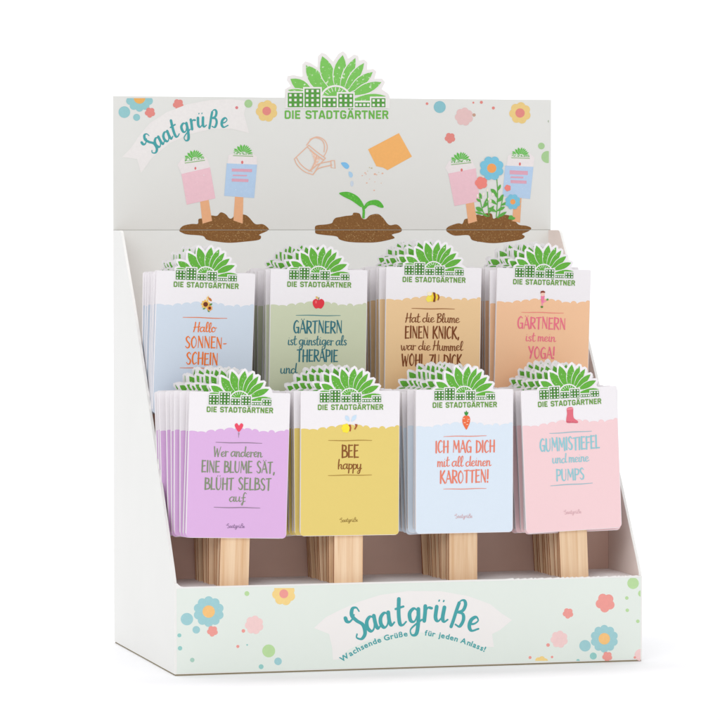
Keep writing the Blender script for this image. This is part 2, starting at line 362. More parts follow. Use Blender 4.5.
# side panels
def side(x0, x1, mo, mi_):
    mb = MB()
    prof = [(T, 0.0013), (DEP, 0.0013), (DEP, HS-.0006), (.2225, HS-.0006), (.2195, HS-.0011), (.2165, HS-.0030), (.2140, HS-.0062), (.165, .2975), (.111, .2262), (.055, .1510), (.0100, .0870), (T, .0745)]
    mb.slab(prof, x0, x1, mo, M_BOARD, 'yz', mi_)
    return mb.build('side_panel', stand)
side(0, T, M_SIDE, M_INNER); side(W-T, W, M_INNER, M_SIDE)
# the front panel with a slightly torn, perforated top edge on the right and a filleted left end
top = [(W, H1-.0006)]
x = .397
while x > .285:
    top += [(x, H1-.0004-rng.random()*.0003), (x-.0012, H1+rng.random()*.0004)]; x -= .0026+rng.random()*.005
top += [(.28, H1-.0002), (.2, H1), (.0075, H1), (.0052, H1+.0005), (.0035, H1+.0016), (.0022, H1+.0030), (0, H1+.0032)]
mb = MB(); mb.slab([(0, .0013), (W, .0013)]+top, 0, T-.0001, M_BOARD, M_BOARD, 'xz', M_INNER)
front = mb.build('front_panel', stand)
mb = MB(); mb.poly([(.0016, .0020), (W-.0012, .0020), (W-.0012, H1-.0016), (.0016, H1-.0012)], M_MINT, 0)
# printed flowers and dots on the front
BL, OR, CO, PK, GR, YE, TE = (160, 206, 211), (247, 196, 126), (240, 158, 150), (244, 208, 206), (186, 220, 160), (246, 214, 140), (150, 205, 200)
def deco(mb, f, items, box):
    for kind, cx, cy_, r, col, lv in items:
        if kind == 'c': P = circle(cx, cy_, r)
        elif kind == 'f': P = scallop(cx, cy_, r, 10, .07)
        elif kind == 'y': P = scallop(cx, cy_, r, 7, .08, .3)
        else: P = scallop(cx, cy_, r, 5, .12, .5, 6)
        P = clip(P, *box)
        if len(P) > 2: mb.poly([f(p) for p in P], grain(col, (250, 248, 240), .27) if r > 2 else ink(col), lv)
def ff(p): return at(p[0], p[1], 0)
z2 = lambda x, y, r: (160+x/4.5, 560+y/4.5, r/4.5)
z4 = lambda x, y, r: (480+x/4, 560+y/4, r/4)
items = []
for k, x, y, r, c, l in [('f', 219, 232, 66, BL, 1), ('c', 219, 232, 28, OR, 2), ('c', 121, 266, 28, BL, 1), ('c', 163, 314, 17, BL, 1), ('p', 236, 320, 23, CO, 2), ('c', 87, 339, 9, TE, 1), ('c', 90, 397, 10, TE, 1),
        ('c', 145, 450, 10, (168, 205, 190), 1), ('c', 391, 151, 11, GR, 1), ('y', 557, 152, 50, YE, 1), ('c', 557, 152, 20, CO, 2), ('y', 424, 292, 40, PK, 1), ('c', 375, 319, 8, CO, 2), ('c', 350, 389, 7, CO, 1), ('c', 392, 382, 4, TE, 1),
        ('c', 489, 409, 29, GR, 1), ('c', 531, 456, 17, BL, 1), ('c', 455, 480, 11, TE, 1)]:
    items.append((k, *z2(x, y, r), c, l))
for k, x, y, r, c, l in [('c', 612, 93, 23, GR, 1), ('c', 645, 134, 13, GR, 1), ('c', 587, 152, 7, GR, 1), ('c', 589, 201, 7, GR, 1), ('c', 631, 245, 7, GR, 1), ('p', 501, 171, 36, CO, 1), ('p', 352, 213, 20, CO, 1), ('f', 497, 315, 53, BL, 1),
        ('c', 497, 315, 23, OR, 2), ('c', 420, 343, 23, BL, 1), ('c', 453, 384, 14, TE, 1), ('p', 509, 386, 19, CO, 2), ('y', 317, 317, 33, PK, 1), ('c', 272, 340, 7, CO, 2), ('c', 200, 390, 6, CO, 1), ('c', 288, 388, 5, CO, 1),
        ('y', 245, 414, 28, YE, 1), ('c', 392, 403, 7, TE, 1), ('c', 642, 380, 24, PK, 1), ('c', 619, 390, 5, CO, 2)]:
    items.append((k, *z4(x, y, r), c, l))
# boxes clip the print at the board's edges (photo pixels measured on the panel)
mb.build('printed_sheet', front)
mb = MB(); deco(mb, ff, [i for i in items if i[1] < 400], (176.5, 588, 400, 675)); mb.build('printed_flowers', front)
mb = MB(); deco(mb, ff, [i for i in items if i[1] >= 400], (400, 578, 640.5, 660.8)); mb.build('printed_flowers', front)
mb = MB()
ban = [(314, 628), (326, 617), (340, 610), (358, 602), (380, 595), (408, 591), (440, 591), (468, 596), (490, 604), (501, 613), (512, 620), (500, 630), (492, 634), (494, 647), (484, 647), (462, 639), (440, 634), (412, 632), (388, 635), (366, 641), (348, 650), (340, 659), (333, 660), (332, 647), (329, 634)]
mb.poly([ff(p) for p in ban], M_BANNER, 1)
def arcword(mb, f, m, lvl, em, w, lets, caps=5, brush=.3):
    for i, (ch, x, y, rot) in enumerate(lets):
        c, s_ = math.cos(R(rot)), math.sin(R(rot)); k = em
        def g(p, x=x, y=y, c=c, s_=s_, k=k*(.88 if ch == 'ß' else 1)): return f((x+(p[0]*c-p[1]*s_)*k, y-(p[0]*s_+p[1]*c)*k))
        glyph(mb, ch, LOW, g, w, m, lvl+.6*(i % 2), brush, caps)
Z = lambda x, y: (330+x/4, 585+y/4)
mb.build('printed_banner', front); mb = MB()
lets = [('S', *Z(84, 214), 14), ('a', *Z(152, 189), 18), ('a', *Z(204, 173), 13), ('t', *Z(269, 162), 6), ('g', *Z(314, 152), 2), ('r', *Z(371, 143), -4), ('ü', *Z(416, 143), -5), ('ß', *Z(482, 160), -9), ('e', *Z(548, 178), -14)]
arcword(mb, ff, M_TEAL, 3, 28.6, .086, lets, 5, .55)
mb.build('lettering', front); mb = MB()
# small sans line set along an arc with the built-in font
def char_polys(ch):
    cu = D.curves.new('t', 'FONT'); cu.body = ch; cu.resolution_u = 3; cu.offset = .026
    ob = D.objects.new('t', cu); C.objects.link(ob); dg = bpy.context.evaluated_depsgraph_get(); dg.update()
    me = D.meshes.new_from_object(ob.evaluated_get(dg)); V = [(v.co.x, v.co.y) for v in me.vertices]; Fc = [tuple(p.vertices) for p in me.polygons]
    D.objects.remove(ob); D.curves.remove(cu); D.meshes.remove(me); return V, Fc
CH = {}
def pathtext(mb, txt, P0, P1, P2, size, f, m, lvl):
    bez = lambda t: tuple((1-t)**2*P0[d]+2*t*(1-t)*P1[d]+t*t*P2[d] for d in (0, 1))
    pts = [bez(i/200) for i in range(201)]; ln = [0]
    for a, b in zip(pts, pts[1:]): ln.append(ln[-1]+math.hypot(b[0]-a[0], b[1]-a[1]))
    adv = []
    for ch in txt:
        if ch == ' ': adv.append(.28); continue
        if ch not in CH: CH[ch] = char_polys(ch)
        xs = [v[0] for v in CH[ch][0]]; adv.append(max(xs)-min(xs)+.10)
    k = ln[-1]/sum(adv); s0 = 0
    for ch, a in zip(txt, adv):
        if ch != ' ':
            V, Fc = CH[ch]; mnx = min(v[0] for v in V); mid = s0+a*k/2
            i = min(range(201), key=lambda q: abs(ln[q]-mid)); i = max(1, min(199, i))
            dx, dy = pts[i+1][0]-pts[i-1][0], pts[i+1][1]-pts[i-1][1]; l = math.hypot(dx, dy); ux, uy = dx/l, dy/l
            for fc in Fc:
                P = []
                for q in fc:
                    X = (V[q][0]-mnx+.05)*k-a*k/2; Y = V[q][1]*size
                    P.append(f((pts[i][0]+ux*X+uy*Y, pts[i][1]+uy*X-ux*Y)))
                mb.poly(P, m, lvl)
        s0 += a*k
pathtext(mb, 'Wachsende Grüße', Z(46, 310), Z(165, 222), Z(312, 204), 7.6, ff, M_TEAL, 3)
mb.build('small_lettering', front); mb = MB()
pathtext(mb, 'für jeden Anlass!', Z(376, 201), Z(500, 213), Z(618, 268), 7.6, ff, M_TEAL, 3)
mb.build('small_lettering', front)

# floor of the box, shelves, risers
mb = MB(); mb.slab([(0.0006, 0.0004), (W-.0006, .0004), (W-.0006, DEP-.0004), (.0006, DEP-.0004)], 0.0001, .0012, M_KRAFT, axis='xy'); mb.build('bottom_panel', stand)
SH1, SH2, Y1, Y2 = .0708, .1790, .080, .172
def shelf(ya, yb, z): mb = MB(); mb.slab([(T+.0002, ya), (W-T-.0002, ya), (W-T-.0002, yb), (T+.0002, yb)], z-.002, z, M_SHELF, axis='xy'); return mb.build('shelf', stand)
shelf(T+.0002, Y1, SH1); shelf(Y1+.0, Y2, SH2); shelf(Y2, DEP-.0002, .262)
def riser(y, z0, z1): mb = MB(); mb.slab([(T+.0002, z0), (W-T-.0002, z0), (W-T-.0002, z1), (T+.0002, z1)], y, y+.002, M_RISER); return mb.build('riser', stand)
riser(Y1+.0003, SH1-.03, SH2-.0022); riser(Y2+.0003, SH2-.03, .262-.0022)

# back board and folded header
mb = MB(); mb.slab([(0, .001), (W, .001), (W, HS-.0006), (0, HS-.0006)], DEP, DEP+.002, mat('back_print_lightened', (238, 240, 237), mottle=.02, scale=9), M_BOARD); back = mb.build('back_panel', stand)  # same printed board as the header, colour lightened to offset shade behind the cards
mb = MB(); mb.slab([(0, HS-.0001), (W, HS-.0001), (W, HT), (0, HT)], DEP, DEP+.002, M_HEAD, M_BOARD); header = mb.build('header_panel', stand)
mb = MB(); mb.slab([(.0002, HS-.003), (W-.0002, HS-.003), (W-.0002, HS+.003), (.0002, HS+.003)], DEP+.0021, DEP+.0026, M_BOARD); mb.slab([(.0002, HS-.00058), (W-.0002, HS-.00058), (W-.0002, HS-.00012), (.0002, HS-.00012)], DEP+.0003, DEP+.0019, mat('fold_score', (186, 186, 178))); mb.build('fold_crease', stand)
fh = lambda p: at(p[0], p[1], DEP)
HB = (114.3, 98.2, 548.8, 229.2)
a_ = fh((400, 229.0)); ZF = HS
def mound(mb_hi, mb_lo, x0, x1, y0, y1, seed):
    base = [(60, 600), (75, 578), (130, 564), (165, 560), (175, 540), (190, 530), (222, 522), (250, 510), (285, 510), (300, 498), (340, 505), (350, 530), (375, 530), (400, 510), (450, 508), (480, 530), (515, 565), (560, 570), (588, 592), (580, 610), (530, 625), (550, 640), (530, 658), (440, 672), (350, 676), (270, 668), (215, 655), (195, 635), (110, 630), (70, 618)]
    r = random.Random(seed)
    P = [(x0+(p[0]-60)/528*(x1-x0), y0+(p[1]-498)/178*(y1-y0)) for p in base]
    P = [(p[0]+r.uniform(-.9, .9), p[1]+r.uniform(-.9, .7)) for p in P]
    P = [fh(p) for p in closed(P, 4)]
    up = clip(P, -9, ZF-.0001, 9, 9); lo = clip(P, -9, -9, 9, ZF-.0006)
    ms = grain((134, 90, 42), (176, 132, 78), .37)
    mb_hi.poly(up, ms, 1); mb_lo.poly(lo, ms, 1)
    sp = ink((196, 160, 108)); sp2 = ink((112, 68, 30))
    for i in range(330):
        cx = r.uniform(x0+6, x1-6); c2 = y1-1-(r.random()**1.3)*(y1-y0)*.62; 
        ex = abs((cx-(x0+x1)/2)/((x1-x0)/2))
        if c2 > y1-6 and ex > .45: continue
        if c2 < y0+16 and ex > .55: continue
        if c2 > y1-11 and ex > .62: continue
        if c2 > y1-9 and cx < x0+(x1-x0)*.34: continue
        q = r.uniform(.15, .5); a = r.uniform(0, 3)
        poly = [fh((cx+q*math.cos(a+t)*(1.6 if t in (0, 3.1) else 1), c2+q*.8*math.sin(a+t))) for t in (0, 1.3, 3.1, 4.4)]
        zc = sum(p[1] for p in poly)/4
        if abs(zc-ZF) < .0009: continue
        (mb_hi if zc > ZF else mb_lo).poly(poly, sp if i % 4 else sp2, 2.2)
pics = []
for (x0, x1, sd) in ((180, 268, 1), (314.3, 401, 2), (446.5, 530.5, 3)):
    hi, lo = MB(DEP), MB(DEP); mound(hi, lo, x0, x1, 213.2, 242.6, sd); pics.append(hi); lo.build('printed_soil', back)
pic = pics[0]
def smallcard(sc, ox, oy, col, white, quad, stick, logo, lw, mark=None, lines=()):
    T_ = lambda p: fh((ox+p[0]/sc, oy+p[1]/sc))
    pic.poly([T_(p) for p in stick], ink((240, 180, 135)), 2.5)
    pic.poly([T_(p) for p in white], ink((240, 232, 232)), 2.8)
    pic.poly([T_(p) for p in quad], grain(col, (250, 245, 245), .3), 3.2)
    lx, ly, rt = logo; c, s_ = math.cos(R(rt)), math.sin(R(rt)); k = lw/540
    def g(p):
        X, Y = (p[0]-367)*k, (p[1]-300)*k; return T_((lx+X*c+Y*s_, ly-X*s_+Y*c))
    for i, (b, t, w) in enumerate(PET):
        pic.poly([g(p) for p in leafpoly(b, t, w+20, 4)], ink((226, 238, 214)), 3.6+i*.12)
        pic.poly([g(p) for p in leafpoly(b, t, w+6, 4)], ink((100, 190, 80)), 3.66+i*.12)
    pic.poly([g((x, y)) for x, y in ((100, 345), (640, 345), (640, 305), (560, 300), (460, 290), (280, 272), (190, 270), (100, 290))], grain((112, 172, 96), (235, 242, 230), .46), 5.2)
    pic.poly([g((x, y)) for x, y in ((90, 395), (650, 395), (650, 372), (90, 372))], ink((150, 190, 130)), 5.2)
    if mark: pic.poly([T_(p) for p in circle(mark[0], mark[1], mark[2], mark[2]*1.5, 8)], ink((226, 120, 120)), 5.2)
    for x0, x1, y, h in lines: pic.poly([T_(p) for p in ((x0, y-h), (x1, y+h*.4-h), (x1, y+h*.4+h), (x0, y+h))], ink((226, 170, 190)), 4.6)
PKc, BLc = (243, 200, 210), (186, 212, 240)
smallcard(6, 170, 130, PKc, [(45, 210), (70, 172), (110, 160), (190, 150), (222, 168), (241, 226), (69, 266)], [(68, 264), (240, 224), (272, 410), (100, 448)], [(180, 425), (232, 418), (252, 545), (195, 562)], (146, 172, 8), 118, (152, 230, 6))
smallcard(6, 170, 130, BLc, [(345, 212), (350, 152), (385, 138), (490, 138), (520, 160), (523, 214)], [(340, 200), (522, 208), (505, 408), (325, 395)], [(390, 395), (440, 398), (436, 562), (380, 543)], (438, 138, -2), 116, (433, 194, 7), ((370, 492, 240, 9), (376, 462, 272, 4), (370, 470, 300, 9)))
pic = pics[2]
smallcard(4.5, 430, 90, PKc, [(68, 350), (85, 320), (180, 300), (206, 354), (84, 378)], [(82, 376), (206, 352), (224, 500), (110, 522)], [(160, 505), (196, 498), (212, 590), (172, 602)], (138, 318, 6), 88, (142, 360, 5))
smallcard(4.5, 430, 90, BLc, [(345, 345), (350, 296), (372, 285), (450, 285), (470, 305), (464, 350)], [(338, 340), (465, 346), (450, 490), (326, 478)], [(378, 480), (412, 480), (405, 597), (370, 590)], (407, 294, -2), 80, (404, 333, 5), ((358, 440, 370, 9), (362, 420, 392, 4), (362, 434, 412, 7)))
G8 = lambda p: fh((430+p[0]/4.5, 90+p[1]/4.5))
GL = ink((96, 178, 74))
for stem in ([(300, 395), (304, 470), (298, 575)], [(222, 480), (236, 540), (248, 565)], [(258, 455), (262, 540), (266, 570)], [(330, 470), (318, 530), (306, 578)]):
    ribbon(pic, catmull(stem, 4), 4, GL, 5.4+stem[0][0]*.001, G8, 0, 0)
lf = 0
for bx, by, tx, ty, w in [(302, 470, 272, 445, 18), (303, 455, 318, 425, 12), (300, 505, 330, 480, 16), (300, 515, 270, 492, 14), (300, 545, 338, 525, 14), (298, 548, 262, 530, 16), (300, 575, 345, 548, 14), (238, 545, 205, 528, 20), (236, 530, 262, 505, 14), (228, 505, 208, 488, 11),
        (232, 490, 222, 462, 12), (240, 520, 262, 480, 8), (262, 555, 288, 520, 13), (244, 560, 202, 548, 12), (318, 520, 350, 505, 12), (314, 500, 326, 470, 12), (352, 580, 372, 566, 18), (356, 580, 384, 576, 14), (262, 570, 236, 556, 10), (306, 490, 290, 462, 10)]:
    lf += 1; pic.poly([G8(p) for p in leafpoly((bx, by), (tx, ty), w, 5)], GL, 6.4+lf*.13)
for bx, by in [(258, 450), (214, 476), (272, 500), (282, 470), (240, 470), (264, 490)]: pic.poly([G8(p) for p in circle(bx, by, 5, 8, 8)], ink((244, 238, 225)), 9.4)
for cx, c2, r, inner, col in [(277, 352, 52, 21, (126, 200, 226)), (372, 503, 33, 12, (126, 200, 226)), (230, 418, 27, 0, (246, 138, 128)), (349, 441, 14, 0, (246, 138, 128))]:
    pic.poly([G8(p) for p in scallop(cx, c2, r, 8 if inner else 5, .09)], ink(col), 10+r*.01)
    if inner: pic.poly([G8(p) for p in circle(cx, c2, inner)], ink((250, 168, 96)), 11)
# the sprout, watering can, seed bag
pic = pics[1]
G7 = lambda p: fh((280+p[0]/4.8, 120+p[1]/4.8))
SG = grain((88, 186, 60), (150, 220, 110), .36)
pic.poly([G7(p) for p in closed([(283, 352), (305, 345), (335, 347), (372, 366), (395, 395), (402, 415), (388, 418), (365, 402), (340, 385), (305, 368)], 3)], SG, 3)
pic.poly([G7(p) for p in closed([(402, 418), (416, 396), (440, 385), (470, 385), (490, 402), (497, 420), (478, 420), (450, 408), (425, 412), (408, 428)], 3)], SG, 3.4)
pic.poly([G7(p) for p in ((392, 405), (405, 412), (408, 440), (406, 472), (394, 472), (396, 440))], SG, 3.8)
GC = lambda p: fh((290+p[0]/5.54, 125+p[1]/5.54))
can_mb, bag_mb, drops_mb = MB(DEP), MB(DEP), MB(DEP)
PC = ink((236, 190, 164))
can = [[(92, 112), (118, 80), (152, 66), (190, 84), (206, 118), (200, 150), (186, 176)], [(104, 112), (24, 188)], [(24, 188), (40, 222), (80, 258), (128, 276)], [(36, 182), (56, 214), (90, 244), (122, 258)],
       [(104, 112), (150, 150), (196, 184)], [(96, 122), (140, 160), (186, 194)], [(196, 184), (158, 226), (130, 272)], [(110, 140), (150, 172)], [(116, 250), (160, 216), (228, 200)], [(128, 272), (160, 240), (232, 222)],
       [(226, 198), (246, 196), (250, 240), (228, 236), (226, 198)], [(116, 250), (136, 208), (150, 172), (176, 190)], [(104, 256), (134, 232)], [(110, 80), (140, 70), (176, 84), (190, 112), (188, 150)]]
for i, c in enumerate(can): ribbon(can_mb, catmull(c, 5) if len(c) > 2 and i != 10 else c, 5.5, PC, 3+.2*i, GC, .1, 2)
can_mb.poly([GC(p) for p in ((118, 150), (168, 186), (150, 214), (128, 240), (112, 250), (136, 206))], grain((240, 200, 176), (240, 232, 228), .42), 2.6)
bag_mb.poly([GC(p) for p in ((432, 135), (603, 45), (675, 175), (540, 250), (516, 236), (478, 228))], ink((249, 184, 108)), 3)
drops_mb.poly([GC(p) for p in closed([(282, 210), (310, 208), (328, 228), (318, 243), (300, 236)], 4)], ink((130, 196, 240)), 3)
drops_mb.poly([GC(p) for p in closed([(326, 258), (342, 264), (348, 280), (338, 292), (326, 280)], 4)], ink((176, 212, 240)), 3)
drops_mb.poly([GC(p) for p in circle(343, 325, 9, 16, 12)], ink((208, 220, 234)), 3)
for x, y, r, c in [(452, 239, 6, 0), (440, 236, 4, 0), (416, 265, 5, 1), (421, 272, 4, 1), (470, 272, 7, 1), (480, 276, 4, 1), (512, 268, 6, 1), (425, 321, 5, 1), (466, 362, 5, 1), (400, 280, 4, 1), (470, 315, 3, 1), (440, 300, 3, 1), (505, 322, 3, 1), (492, 262, 3, 0), (430, 255, 3, 0)]:
    drops_mb.poly([GC(p) for p in circle(x, y, r, r*.7, 6)], ink((236, 186, 160) if c else (206, 196, 160)), 3)
for p_ in pics: p_.build('printed_planting_scene', header)
can_mb.build('printed_watering_can', header); bag_mb.build('printed_seed_bag', header); drops_mb.build('printed_drops', header)
# header flowers, dots, banner
dm = MB(DEP)
za = lambda x, y, r: (100+x/5.14, 80+y/5.14, r/5.14); zb = lambda x, y, r: (100+x/3, 40+y/3, r/3); zc = lambda x, y, r: (330+x/3, 40+y/3, r/3)
BLh, ORh, COh, PKh, GRh, YEh = (150, 202, 206), (238, 178, 96), (230, 140, 132), (232, 196, 194), (170, 208, 150), (238, 206, 134)
it = [('f', *za(203, 92, 68), BLh, 1), ('c', *za(203, 92, 30), ORh, 2), ('c', *za(125, 165, 30), BLh, 1), ('c', *za(188, 192, 18), BLh, 1), ('p', *za(257, 167, 25), COh, 2), ('p', *za(402, 125, 26), COh, 1),
      ('c', *zb(410, 203, 4.5), (222, 130, 135), 3), ('c', *zb(445, 191, 12), GRh, 3), ('y', *zb(500, 213, 31), YEh, 1), ('c', *zb(500, 213, 13), COh, 2),
      ('c', *zc(291, 191, 4), COh, 1), ('c', *zc(329, 201, 18), (140, 196, 206), 1), ('y', *zc(402, 230, 26), PKh, 1), ('c', *zc(432, 225, 5), (200, 160, 140), 2), ('c', *zc(430, 188, 3), COh, 1), ('c', *zc(454, 187, 4.5), COh, 1), ('c', *zc(490, 204, 4.5), COh, 1),
      ('y', *zc(570, 219, 31), YEh, 1), ('c', *zc(570, 219, 14), COh, 2), ('p', *zc(360, 294, 15), COh, 1), ('c', *zc(634, 318, 10), GRh, 1), ('c', *zc(652, 351, 18), GRh, 1), ('c', *zc(657, 244, 4), (180, 190, 170), 1)]
for q0, q1 in ((0, 300), (300, 900)):
    dm = MB(DEP); deco(dm, fh, [i for i in it if q0 <= i[1] < q1], HB); dm.build('printed_flowers', header)
lm = MB(DEP)
lm.poly([fh(p) for p in [(139, 136), (150, 123), (167, 112), (188, 104), (210, 100), (230, 99), (247, 101), (244, 114), (249, 133), (232, 129), (212, 129), (190, 134), (170, 143), (152, 158), (141, 173), (137, 159), (122, 157), (131, 148)]], ink((239, 235, 233)), 1.5)
Zh = lambda x, y: (120+x/5.54, 85+y/5.54)
lm.build('printed_banner', header); lm = MB(DEP)
arcword(lm, fh, M_TEAL, 3.6, 18.8, .09, [('S', *Zh(160, 384), 30), ('a', *Zh(207, 350), 33), ('a', *Zh(251, 318), 28), ('t', *Zh(300, 292), 20), ('g', *Zh(343, 268), 14), ('r', *Zh(394, 246), 8), ('ü', *Zh(430, 234), 4), ('ß', *Zh(492, 234), 0), ('e', *Zh(557, 232), -6)], 4, .55)
lm.build('lettering', header)
# die-cut emblem standing over the top edge
gm = MB(DEP-.0006)
fe = lambda p: fh((270+p[0]/5.54, 45+p[1]/5.54))
gm.slab([fe(p) for p in ([(82, 350.5)]+RIM+[(662, 350.5)])], DEP-.0005, DEP-.0001, M_BANNER)
rimH = [fe(p) for p in RIM if True]
hb = MB(); hb.slab([(p[0], p[1]) for p in rimH]+[fe((664, 298)), fe((82, 298))], DEP+.00005, DEP+.0019, M_BOARD); 
emblem(gm, fe, M_LEAFH, M_BLDH, M_LTXTH, M_BANNER, 1, text=False)
tm = MB(DEP); blocktext(tm, 'DIE STADTGÄRTNER', 80, 655, 408, 364, M_LTXTH, 2, fe); tm.build('lettering', header)
lg = gm.build('die_cut_logo', header); hb.build('backing', lg)

# ================================================================== the seed cards
U = .00084; CB, CH_ = .0395, .119
def cf(p): return (p[0]*U, CB+CH_-p[1]*U)            # card units: u from the middle, v down from the top edge
VB = CH_/U
def sheet_outline(dv=0):
    P = []
    for cx, c2, a0 in ((-50+4.2, VB-4.2, 180), (50-4.2, VB-4.2, 90)):
        for k in range(6):
            a = R(a0-90*k/5) if cx > 0 else R(a0-90*k/5)
            P.append((cx+4.2*math.cos(a), c2+4.2*math.sin(a)))
    # P runs left edge bottom -> bottom-left -> bottom-right -> right edge bottom (v down)
    P += [(50, 1.0), (49, 0)]
    rim = [((x-367)*.115, 10.5+dv-(345-y)*.115) for x, y in RIM]
    rim = [p for p in rim if p[1] < -.3]
    P += [(rim[-1][0]+1.2, 0)]+rim[::-1]+[(rim[0][0]-.8, 0), (-49, 0), (-50, 1.0)]
    return P
OUT = sheet_outline()
BUMPS = [(-50, 36.2), (-41, 36.9), (-33, 37.3), (-24, 36.2), (-15, 34.8), (-5, 33.6), (5, 33.6), (13, 34.6), (20, 36.0), (29, 36.2), (36, 36.6), (45, 34.8), (50, 34.4)]
BH = [.8, .9, 2.2, 2.0, 2.0, 1.6, 1.8, 2.2, 1.2, 2.6, 1.2, 1.6]
def scallop_line(dv):
    P = []
    for i, h in enumerate(BH):
        (a, va), (b, vb) = BUMPS[i], BUMPS[i+1]
        for k in range(8):
            t = k/8; P.append((a+(b-a)*t, va+(vb-va)*t-h*math.sin(math.pi*t)**.6+dv))
    P.append((50, BUMPS[-1][1]+dv)); return P
def motif(mb, kind, uc, vc):
    def q(P, c, lv=4): mb.poly([cf((uc+x, vc+y)) for x, y in P], ink(c), lv)
    if kind == 'heart':
        q(closed([(0, -2.2), (2, -4.4), (4.1, -3.2), (3.6, -.4), (0, 4), (-3.6, -.4), (-4.1, -3.2), (-2, -4.4)], 4), (240, 78, 104))
        q([(-.8, 5), (.9, 5), (.3, 7.6), (-.3, 7.6)], (170, 150, 160)); ribbon(mb, [(uc, vc+4), (uc, vc+9.5)], .45, ink((160, 140, 158)), 4.5, cf, 0, 0)
    elif kind == 'bee':
        q(circle(-1, 0, 5.6, 4.6), (248, 214, 60)); q(scallop(-5, 2, 3, 5, .1), (252, 232, 90), 4.5)
        q([(-1, -5), (1.4, -4.6), (2.2, 0), (1.6, 4.9), (-.8, 4.8), (.2, 0)], (132, 70, 36), 5); q([(3.6, -3.4), (5.6, -2.2), (6.2, .6), (5, 3.4), (4, 3), (4.6, 0)], (160, 88, 44), 5)
        q(circle(-4.4, -3.4, 2.6, 2.0, 12), (250, 240, 215), 5.5)
    elif kind == 'bee_low':
        q(scallop(-5.4, .5, 4.4, 7, .1), (255, 232, 60)); q([(-3, -3), (-.6, -3), (0, .4), (-.6, 3.6), (-2.2, 3.4), (-1.6, 0)], (176, 88, 50), 5); q([(3.4, -3.6), (6.2, -3.4), (6.2, -1.6), (4, 2), (2.8, 1.4), (4.2, -1.2)], (170, 90, 50), 5)
        q(leafpoly((-2, -6), (-6, -12), 4), (206, 228, 246), 4); q(leafpoly((0, -6), (5, -12.5), 4), (206, 228, 246), 4.3)
    elif kind == 'carrot':
        q(closed([(-2.6, -4.6), (0, -5.4), (2.9, -4.6), (4, -2), (3.6, 2), (2, 5.6), (.2, 8.6), (-1.8, 6), (-3.6, 2.4), (-4, -1.6)], 3), (240, 112, 66))
        for t in ((-1.8, -9.2), (.2, -10.4), (2, -9)): q(leafpoly((0, -5), t, 1.6), (60, 150, 60), 4.4+.1*t[0])
        for y, x0, x1 in ((-2.4, -3.4, -1.6), (-1.6, 1.4, 3.4), (1.6, -2.6, -.6), (3.4, 0, 2), (.2, .8, 2.2)): q([(x0, y-.3), (x1, y-.3), (x1, y+.35), (x0, y+.35)], (252, 214, 190), 5)
    elif kind == 'boot':
        q(closed([(-3.4, -8.6), (2.6, -8.9), (2.8, -3), (3.4, 1.6), (7, 4.6), (7.4, 6.6), (3.6, 6.6), (.4, 4.8), (-.6, 6.4), (-4.6, 5.4), (-4.4, 1), (-3.6, -3)], 3), (228, 112, 128))
        q([(-3.4, -8.2), (2.6, -8.6), (2.6, -7.2), (-3.3, -6.9)], (240, 150, 160), 5); q([(-4.2, 4.2), (0, 5), (7, 6), (7, 6.7), (-4.2, 6)], (212, 96, 116), 5)
    elif kind == 'apple':
        q(closed([(0, -3.4), (3, -4.6), (5.8, -2.4), (5.6, 1.6), (3, 5), (0, 4.6), (-3, 5), (-5.6, 1.6), (-5.8, -2.4), (-3, -4.6)], 4), (226, 52, 66))
        ribbon(mb, [(uc, vc-3), (uc+.6, vc-6)], .7, ink((120, 80, 50)), 5, cf, 0, 2); q(leafpoly((0, -4.4), (-3, -7), 2.2), (226, 190, 110), 5); q(circle(-2.6, -1.4, 1, 1.6, 8), (242, 110, 110), 5.2)
    elif kind == 'sunflowers':
        q(scallop(-1.2, .6, 4.2, 9, .2), (244, 196, 96)); q(circle(-1.2, .6, 2.4), (112, 48, 26), 5); q(scallop(3, 4.2, 2.6, 8, .2), (240, 170, 80), 5.3); q(circle(3, 4.2, 1.5), (120, 40, 26), 5.8)
        q(leafpoly((2, 2), (5.6, -.4), 2), (90, 140, 60), 4.6); q(leafpoly((-1, 4), (-4, 5.6), 1.8), (120, 160, 80), 4.6); q(leafpoly((1, 6), (3, 8.2), 1.8), (110, 150, 80), 4.6)
        q(leafpoly((1, -6.6), (5, -2.6), 2.4), (200, 120, 60), 4.8); q(leafpoly((1.4, -8), (0, -3.4), 2.4), (250, 214, 140), 4.7)
    elif kind == 'yoga':
        q(circle(0, -5.4, 2.2, 2.4, 14), (250, 206, 190), 5); q([(-2.6, -5.6), (-2.2, -8.2), (.4, -8.8), (2.6, -7.8), (2.4, -6.6), (-1.2, -6.6)], (140, 60, 44), 5.3)
        q([(-2, -3.4), (2.2, -3.6), (1.6, 1), (1.2, 3.6), (-1.2, 3.6), (-1.6, 1)], (242, 128, 168)); q([(-.9, 3.4), (.6, 3.4), (.2, 7.4), (-.8, 7.4)], (246, 150, 180), 4.4)
        q([(1, 2), (4, .6), (4.4, 1.6), (1.4, 3.4)], (246, 150, 180), 4.6); q(leafpoly((4, 1), (6.4, -.6), 2.2), (96, 160, 70), 5); q(circle(-.6, 7.8, 1.4, 1.2, 10), (96, 140, 60), 5)

